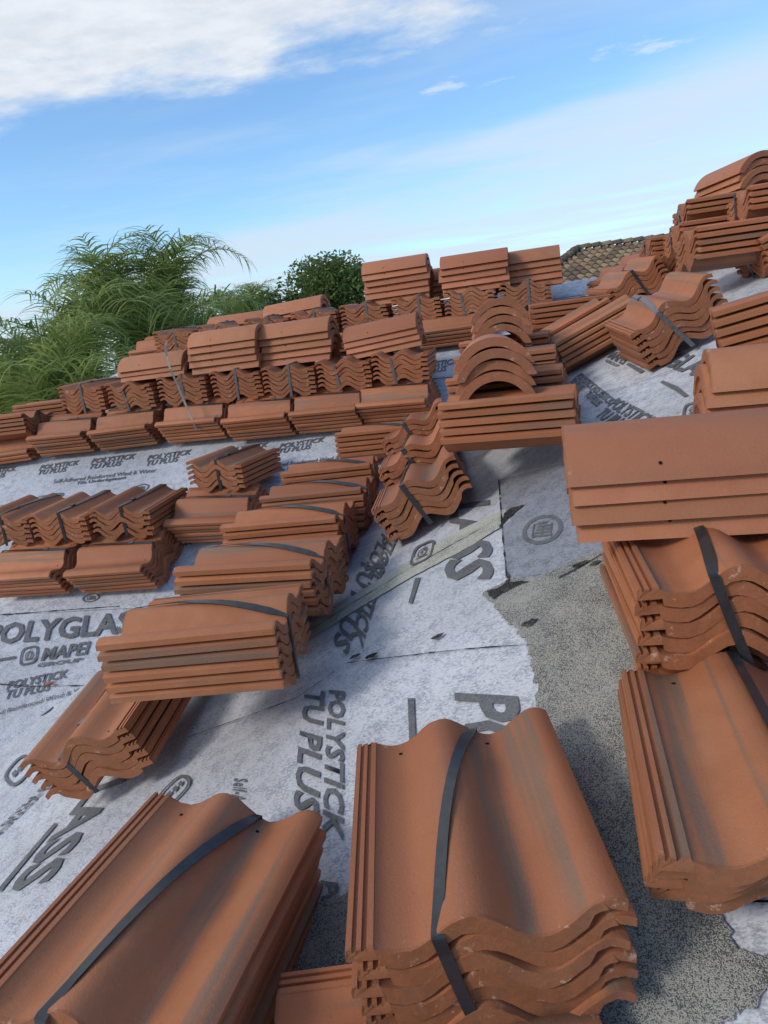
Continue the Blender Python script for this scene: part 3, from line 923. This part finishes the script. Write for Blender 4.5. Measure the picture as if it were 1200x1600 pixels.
# ------------------------------------------------------------------ ridge tiles on the long rows
wh = {'C1': 'in the low stack with a hanging strap', 'C2': 'in the tall stack beside the low strapped one', 'C3': 'in the tall double stack on the long row', 'C4': 'in the askew stack ending the long row'}
cap_pile('L', -91.6, 3, (-2.39, 4.14, -.115), wh['C1'], pitch=.032)
cap_pile('L', -92.0, 5, (-1.886, 4.142, -.125), wh['C2'], pitch=.042, jy=.014)
cap_pile('L', -92.6, 5, (-1.42, 4.20, -.136), wh['C3'], pitch=.042, jy=.014)
cap_pile('L', -91, 4, (-.875, 4.22, -.141), wh['C4'], pitch=.036, rx=4.5)
cap_pile('L', -93, 1, (-2.16, 5.05, .165), 'lying alone nearest the palms')
cap_pile('L', -93, 2, (-1.70, 5.05, .165), 'in the pair lying upon the upper row', rx=3)
cap_pile('L', -91, 6, (-.90, 5.03, .165), 'in the tallest stack before the leafy tree', pitch=.043, jy=.016)
cap_pile('L', -92, 4, (-.60, 5.24, .165), 'in the half hidden upper stack', pitch=.04)
cap_pile('L', -90, 5, (-.367, 5.03, .165), 'in the broad upper stack beside the tallest', pitch=.043, jy=.016)
cap_pile('L', -90, 5, (-.01, 5.16, .14), 'in the stack before the old tan roof', pitch=.043, jy=.01)

# loose strap hanging over the long row
def loose_strap(pts, w, label):
    vs = []; fs = []
    for i, p in enumerate(pts):
        for k in (-.5, .5):
            for h in (0, .0015):
                vs.append((p[0] + k * w, p[1] - h, p[2] + CZ))
    for i in range(len(pts) - 1):
        a = 4 * i
        for q in ((0, 2, 6, 4), (1, 5, 7, 3), (0, 4, 5, 1), (2, 3, 7, 6)):
            fs.append(tuple(a + x for x in q))
    o = add_obj('strap', mesh('strap', vs, fs), M['strap_grey_lit'])
    return tag(o, label, 'strap')
loose_strap([(-2.235, 4.03, .10), (-2.21, 3.955, .075), (-2.185, 3.90, .01), (-2.165, 3.875, -.07), (-2.13, 3.86, -.17), (-2.10, 3.84, -.26), (-2.06, 3.80, -.33), (-2.03, 3.775, -.40), (-2.02, 3.772, -.44)], .014, 'loose grey strap hanging down across the long row from the low ridge tile stack')

# crumb of broken tile lying on the printed sheet
def crumb(s, t, r, seed):
    rr = random.Random(seed)
    bm = bmesh.new(); bmesh.ops.create_icosphere(bm, subdivisions=1, radius=r)
    for v in bm.verts:
        v.co = Vector((v.co.x * 1.5, v.co.y, v.co.z * .5)) * rr.uniform(.6, 1.25)
    me = bpy.data.meshes.new('tile_fragment'); bm.to_mesh(me); bm.free()
    o = add_obj('tile_fragment', me, M['tile'])
    o.location = on('A', s, t, .012)
    return tag(o, 'small broken tile crumb lying on the printed lettering', 'tile fragment', 'crumbs on the lettering')
for k, (ds, dt) in enumerate(((0, 0), (.018, .008), (-.02, .004), (.035, -.004))):
    crumb(-2.15 + ds, 2.26 + dt, .011 if k == 0 else .006, k)

# ------------------------------------------------------------------ vegetation
def leaf_mat(name, c1, c2, trans=.25):
    m, t, b = new_mat(name)
    g = t.nodes.new('ShaderNodeNewGeometry')
    f = noise(t, g.outputs['Position'], 1.1, 4, .6)
    r_ = g.outputs['Random Per Island']
    k = math_node(t, 'ADD', math_node(t, 'MULTIPLY', f, .5), math_node(t, 'MULTIPLY', r_, .5))
    c = mix_col(t, smooth(t, k, .2, .8), c1, c2)
    t.links.new(c, b.inputs['Base Color'])
    b.inputs['Roughness'].default_value = .5
    b.inputs['Specular IOR Level'].default_value = .35
    tr = t.nodes.new('ShaderNodeBsdfTranslucent')
    t.links.new(mix_col(t, 1.0, c, c), tr.inputs['Color'])
    mx = t.nodes.new('ShaderNodeMixShader'); mx.inputs[0].default_value = trans
    t.links.new(b.outputs[0], mx.inputs[1]); t.links.new(tr.outputs[0], mx.inputs[2])
    out = [n for n in t.nodes if n.type == 'OUTPUT_MATERIAL'][0]
    t.links.new(mx.outputs[0], out.inputs[0])
    return m
M['frond'] = leaf_mat('palm_leaf', (0.14, 0.21, 0.045), (0.34, 0.41, 0.12), .48)
M['leaf'] = leaf_mat('tree_leaf', (0.085, 0.13, 0.036), (0.18, 0.245, 0.07), .38)
M['leaf_far'] = leaf_mat('far_leaf', (0.045, 0.085, 0.030), (0.10, 0.155, 0.055), .25)
M['bark'] = flat_mat('bark', (0.16, 0.125, 0.09), .9, .2, 12, .5)
M['rachis'] = flat_mat('palm_rib', (0.14, 0.17, 0.05), .6, .4)

def make_frond(seed, length, droop, leaf_len, npair):
    """feather palm frond: rib arching over in the local YZ plane, limp leaflets hanging on both sides"""
    rr = random.Random(seed)
    pts = []; ang = R(86); p = Vector((0, 0, 0)); m = 26
    for i in range(m + 1):
        pts.append(p.copy())
        a = ang - droop * (i / m) ** 1.7
        p = p + Vector((0, math.cos(a), math.sin(a))) * (length / m)
    vs = []; fs = []; mi = []
    for i, q in enumerate(pts):
        r_ = .018 * (1 - .85 * i / m)
        for k in range(4):
            an = k * math.pi / 2
            vs.append((q.x + r_ * math.cos(an), q.y, q.z + r_ * math.sin(an)))
    for i in range(m):
        for k in range(4):
            a = 4 * i + k; b = 4 * i + (k + 1) % 4
            fs.append((a, b, b + 4, a + 4)); mi.append(1)
    for i in range(npair):
        u = .13 + .87 * (i + rr.random() * .6) / npair
        f = u * m; k = min(int(f), m - 1); fr_ = f - k
        q = pts[k].lerp(pts[k + 1], fr_)
        tan = (pts[k + 1] - pts[k]).normalized()
        ll = leaf_len * (.55 + .6 * math.sin(math.pi * min(1, u * 1.02)) ** .7) * rr.uniform(.8, 1.15)
        for sg in (-1, 1):
            out = Vector((sg * rr.uniform(.62, 1.0), 0, rr.uniform(-.05, .45)))
            d = (out + tan * rr.uniform(.35, .8)).normalized()
            w0 = rr.uniform(.011, .017)
            pp = q.copy(); prev = None; seg = 4
            side = tan.cross(d).normalized()
            wdir = d.cross(side).normalized()
            for j in range(seg + 1):
                ww = w0 * (1 - .92 * (j / seg) ** 1.5)
                b = len(vs)
                vs.append(tuple(pp - wdir * ww)); vs.append(tuple(pp + wdir * ww))
                if prev is not None:
                    fs.append((prev, prev + 1, b + 1, b)); mi.append(0)
                prev = b
                pp = pp + d * (ll / seg)
                d = (d + Vector((rr.uniform(-.06, .06), rr.uniform(-.06, .06), -.26 - .22 * rr.random()))).normalized()
    me = mesh('frond', vs, fs, None, mi)
    me.materials.append(M['frond']); me.materials.append(M['rachis'])
    return me
FRONDS = [make_frond(s, ln, dr, ll, npr) for s, ln, dr, ll, npr in ((1, 2.3, 2.2, .74, 28), (2, 2.1, 1.7, .70, 26), (3, 2.5, 2.5, .78, 30), (4, 1.9, 2.0, .74, 24), (5, 2.0, 1.0, .60, 26))]

def palm(pos, h, nfr, label, seed, scale=1.0, low=0.0):
    rr = random.Random(seed)
    e = bpy.data.objects.new('palm_tree', None); col.objects.link(e); e.location = (pos[0], pos[1], 0)
    tag(e, label, 'palm tree', 'palms beside the house')
    top = pos[2] + CZ
    vs = []; fs = []
    m = 14; n = 10
    for j in range(m + 1):
        z = top * j / m; r_ = (.17 - .05 * j / m) * (1 + .06 * (j % 2))
        for k in range(n):
            a = 2 * math.pi * k / n
            vs.append((r_ * math.cos(a) + .05 * math.sin(j * .4), r_ * math.sin(a), z))
    for j in range(m):
        for k in range(n):
            a = j * n + k; b = j * n + (k + 1) % n
            fs.append((a, b, b + n, a + n))
    add_obj('trunk', mesh('trunk', vs, fs, 60), M['bark'], e)
    for i in range(nfr):
        me = FRONDS[rr.randrange(4)] if i > 2 else FRONDS[4]
        o = bpy.data.objects.new('frond', me); col.objects.link(o); o.parent = e
        o.location = (0, 0, top)
        o.rotation_euler = (rr.uniform(-.30, .22) - low, rr.uniform(-.15, .15), 2 * math.pi * i / nfr * 2.4 + rr.uniform(-.3, .3))
        k = scale * rr.uniform(.85, 1.1)
        o.scale = (k, k, k)
    return e
palm((-5.65, 9.0, .30), 7, 14, 'tallest feathery palm rising against the sky beside the roof hip', 3, .74, -.22)
palm((-5.0, 9.3, .32), 7, 14, 'palm with drooping fronds close to the leafy trees', 8, .74, -.22)
palm((-5.15, 8.7, -.25), 6, 20, 'leafy palm filling the gap below the two tall palms', 33, .85, -.05)
palm((-4.75, 8.4, -.35), 6, 18, 'short palm just behind the roof hip stacks', 35, .8, -.05)
palm((-5.50, 7.6, -.45), 6, 16, 'bushy low palm in front of the tallest palm', 5, .78, -.1)
palm((-5.05, 6.4, -.80), 5, 18, 'low palm with long bright fronds beside the roof hip', 12, .8, -.05)
palm((-6.15, 7.0, -.85), 5, 16, 'dense palm at the far side of the palm group', 14, .8, -.1)
palm((-7.0, 8.6, -.95), 6, 18, 'dark palm standing behind the palm group', 19, .85, -.05)
palm((-6.35, 15.6, .40), 7, 14, 'distant palm between the tallest palm and the leafy tree', 23, .62, -.1)
palm((-7.5, 17.0, .35), 7, 14, 'distant palm half hidden behind the drooping palm', 29, .62, -.1)

def leafy_tree(pos, top, rad, lobes, nleaf, leaf, mat, label, seed, cat='tree', group=None, trunk=True, zlow=None):
    rr = random.Random(seed)
    e = bpy.data.objects.new('leafy_tree' if cat == 'tree' else 'shrub', None); col.objects.link(e); e.location = (pos[0], pos[1], 0)
    tag(e, label, cat, group)
    ztop = top + CZ
    zb = (zlow + CZ) if zlow is not None else ztop - 2.2 * rad
    L_ = []
    for i in range(lobes):
        a = rr.uniform(0, 6.283); r_ = rad * math.sqrt(rr.random()) * .85
        h = rr.uniform(0, 1)
        lr = rad * rr.uniform(.26, .46)
        zz = zb + lr + (ztop - zb - 2 * lr) * h
        r_ *= (1 - .45 * h * h)
        L_.append((r_ * math.cos(a), r_ * math.sin(a), zz, lr))
    vs = []; fs = []
    for i in range(nleaf):
        c = L_[rr.randrange(lobes)]
        d = Vector((rr.gauss(0, 1), rr.gauss(0, 1), rr.gauss(0, 1))).normalized()
        p = Vector(c[:3]) + Vector((d.x, d.y, d.z * .8)) * c[3] * (.35 + .75 * rr.random() ** .5)
        u = Vector((rr.gauss(0, 1), rr.gauss(0, 1), rr.gauss(0, .6))).normalized()
        v = u.cross(Vector((rr.gauss(0, 1), rr.gauss(0, 1), rr.gauss(0, 1)))).normalized()
        s = leaf * rr.uniform(.6, 1.3)
        b = len(vs)
        vs.extend([tuple(p - u * s), tuple(p + v * s * .45), tuple(p + u * s), tuple(p - v * s * .45)])
        fs.append((b, b + 1, b + 2, b + 3))
    add_obj('crown', mesh('crown', vs, fs), mat, e)
    # trunk with limbs reaching into the lobes
    vs = []; fs = []
    def limb(p0, p1, r0, r1):
        b = len(vs); n = 6
        ax = (Vector(p1) - Vector(p0)).normalized(); u = ax.orthogonal().normalized(); v = ax.cross(u)
        for q, r_ in ((p0, r0), (p1, r1)):
            for k in range(n):
                a = 2 * math.pi * k / n
                vs.append(tuple(Vector(q) + u * r_ * math.cos(a) + v * r_ * math.sin(a)))
        for k in range(n):
            fs.append((b + k, b + (k + 1) % n, b + n + (k + 1) % n, b + n + k))
    fork = (0, 0, max(.4, zb * .8)); rt = rad * .075
    limb((0, 0, 0), fork, rt * 1.3, rt)
    for c in L_:
        limb(fork, c[:3], rt * .45, rt * .08)
    add_obj('trunk', mesh('trunk', vs, fs, 60), M['bark'], e)
    return e
leafy_tree((-6.45, 22.6, 0), 2.72, 2.15, 52, 17000, .08, M['leaf'], 'rounded leafy tree rising behind the tallest ridge tile stack', 4, zlow=-1.6)
leafy_tree((-8.3, 24.5, 0), 1.75, 1.3, 16, 4200, .085, M['leaf'], 'lower leafy tree beside the rounded one', 41, zlow=-2)
far = (((-9.2, 18.3), 1.30, 1.1), ((-8.4, 18.6), 1.25, 1.0), ((-7.7, 18.2), 1.28, 1.0), ((-6.9, 17.5), 1.22, 1.0), ((-8.1, 20.0), 1.75, 1.5), ((-7.2, 21.5), 1.5, 1.2), ((-9.8, 30), 1.9, 1.5), ((-12.2, 31), 2.1, 1.9), ((-8.3, 33), 1.55, 1.7), ((-14.5, 24), 1.7, 2.2), ((-17.5, 22), 1.35, 2.3), ((-15.5, 19), 1.0, 1.9), ((-20.5, 25), 1.9, 2.6), ((-12.0, 20.5), 1.5, 1.9))
for i, ((x, y), top, rad) in enumerate(far):
    leafy_tree((x, y, 0), top, rad, 18, 4200, .11, M['leaf_far'], 'distant tree in the line behind the palms, %s counting from the leafy tree' % (NTH + ['ninth', 'tenth', 'eleventh', 'twelfth', 'thirteenth', 'fourteenth', 'fifteenth', 'sixteenth'])[i], 60 + i, group='tree line behind the palms', zlow=top - 2.6 * rad)
far2 = (((1.0, 30.5), 2.05, .9), ((2.2, 33.0), 2.2, 1.2), ((5.2, 34), 2.35, 1.3), ((-.6, 31), 1.75, 1.0))
for i, ((x, y), top, rad) in enumerate(far2):
    leafy_tree((x, y, 0), top, rad, 10, 1500, .11, M['leaf_far'], '%s treetop peeking over the old tan roof' % ('small rounded', 'pale broad', 'wide dark', 'narrow low')[i], 80 + i, group='treetops behind the old roof', zlow=top - 2.6 * rad)

# ------------------------------------------------------------------ neighbouring house with old barrel tile roof
nb = bpy.data.objects.new('neighbour_house', None); col.objects.link(nb)
nb.location = (1.85, 27.9, 0)
nb.rotation_euler = (0, 0, R(20))
tag(nb, 'house beyond with old mottled tan barrel tile roof', 'house')
RX, RY, RZ = 0.0, 0.0, 1.84 + CZ      # hip top
SL = .40
om = [flat_mat('old_tile_%d' % i, c, .85, .25, 9, .45) for i, c in enumerate(((0.29, 0.205, 0.13), (0.23, 0.16, 0.105), (0.34, 0.25, 0.155), (0.165, 0.12, 0.085)))]
wallm = wm
def nbp(name, vs, fs, mat, parent=nb, smooth_=None):
    o = add_obj(name, mesh(name, [tuple(v) for v in vs], fs, smooth_), mat, parent)
    return o
D_ = 6.0
roofn = nbp('roof', [(RX, RY, RZ), (RX + 9, RY, RZ), (RX + 9 + D_, RY - D_, RZ - SL * D_), (RX - D_, RY - D_, RZ - SL * D_), (RX - D_, RY + D_, RZ - SL * D_), (RX + 9 + D_, RY + D_, RZ - SL * D_)],
            [(0, 3, 2, 1), (0, 4, 3), (0, 1, 5, 4), (1, 2, 5)], om[3])
nbp('wall', [(RX - D_ + .5, RY - D_ + .5, 0), (RX + 8.5 + D_, RY - D_ + .5, 0), (RX + 8.5 + D_, RY + D_ - .5, 0), (RX - D_ + .5, RY + D_ - .5, 0)] +
    [(RX - D_ + .5, RY - D_ + .5, RZ - SL * D_ + .1), (RX + 8.5 + D_, RY - D_ + .5, RZ - SL * D_ + .1), (RX + 8.5 + D_, RY + D_ - .5, RZ - SL * D_ + .1), (RX - D_ + .5, RY + D_ - .5, RZ - SL * D_ + .1)],
    [(0, 1, 5, 4), (1, 2, 6, 5), (2, 3, 7, 6), (3, 0, 4, 7)], wallm)
def barrel(w, l):
    vs = []; fs = []; n = 6
    for j, (y, k, h) in enumerate(((-l / 2, 1.0, .035), (l / 2, .9, .0))):
        for i in range(n + 1):
            a = math.pi * i / n
            vs.append((-w / 2 * k * math.cos(a), y, w * .42 * k * math.sin(a) + h))
    for i in range(n):
        fs.append((i, i + 1, n + 2 + i, n + 1 + i))
    b = len(vs)
    vs.append((0, -l / 2, .0))
    for i in range(n): fs.append((b, i + 1, i))
    return vs, fs
bv, bf = barrel(.25, .46)
BM_ = []
for m_ in om:
    me = mesh('barrel_tile', bv, bf, 50); me.materials.append(m_); BM_.append(me)
rn = random.Random(77)
th_ = math.atan(SL)
cnt = 0
for r_ in range(13):
    d = .20 + r_ * .385
    nleft = int((d + .0) / .30)
    for c in range(-nleft, 16):
        if c > 15 - r_ * .2: continue
        x = RX + .1 + c * .30
        o = bpy.data.objects.new('barrel_tile', BM_[rn.choice((0, 0, 1, 2, 3))]); col.objects.link(o)
        o.parent = roofn
        o.location = (x, RY - d * math.cos(th_), RZ - d * math.sin(th_) + .005)
        o.rotation_euler = (th_, 0, rn.uniform(-.02, .02)); cnt += 1
hv, hf = barrel(.34, .50)
HM_ = []
for m_ in om:
    me = mesh('hip_tile', hv, hf, 50); me.materials.append(m_); HM_.append(me)
for i in range(14):
    d = .15 + i * .36
    o = bpy.data.objects.new('hip_tile', HM_[rn.choice((0, 1, 2, 3))]); col.objects.link(o); o.parent = roofn
    o.location = (RX - d * .70, RY - d * .70, RZ - d * .70 * SL + .07)
    o.rotation_euler = (math.atan(SL / 1.414), 0, R(-45))
for i in range(12):
    o = bpy.data.objects.new('ridge_tile', HM_[rn.choice((0, 1, 2, 3))]); col.objects.link(o); o.parent = roofn
    o.location = (RX + .2 + i * .42, RY, RZ + .06); o.rotation_euler = (0, 0, R(90))

# ------------------------------------------------------------------ overhead wires far off
def wire(p0, p1, sag, label):
    vs = []; fs = []; m = 24
    for i in range(m + 1):
        a = i / m
        p = Vector(p0).lerp(Vector(p1), a); p.z -= sag * 4 * a * (1 - a)
        for k in range(4):
            an = k * math.pi / 2
            vs.append((p.x, p.y + .012 * math.cos(an), p.z + CZ + .012 * math.sin(an)))
    for i in range(m):
        for k in range(4):
            b = 4 * i
            fs.append((b + k, b + (k + 1) % 4, b + 4 + (k + 1) % 4, b + 4 + k))
    o = add_obj('power_line', mesh('power_line', vs, fs), M['asphalt'])
    return tag(o, label, 'power line')
wire((-60, 30, 4.6), (-4, 44, 3.1), .5, 'upper thin power line above the distant trees beside the palms')
wire((-60, 30, 3.9), (-4, 44, 2.5), .5, 'lower thin power line above the distant trees beside the palms')
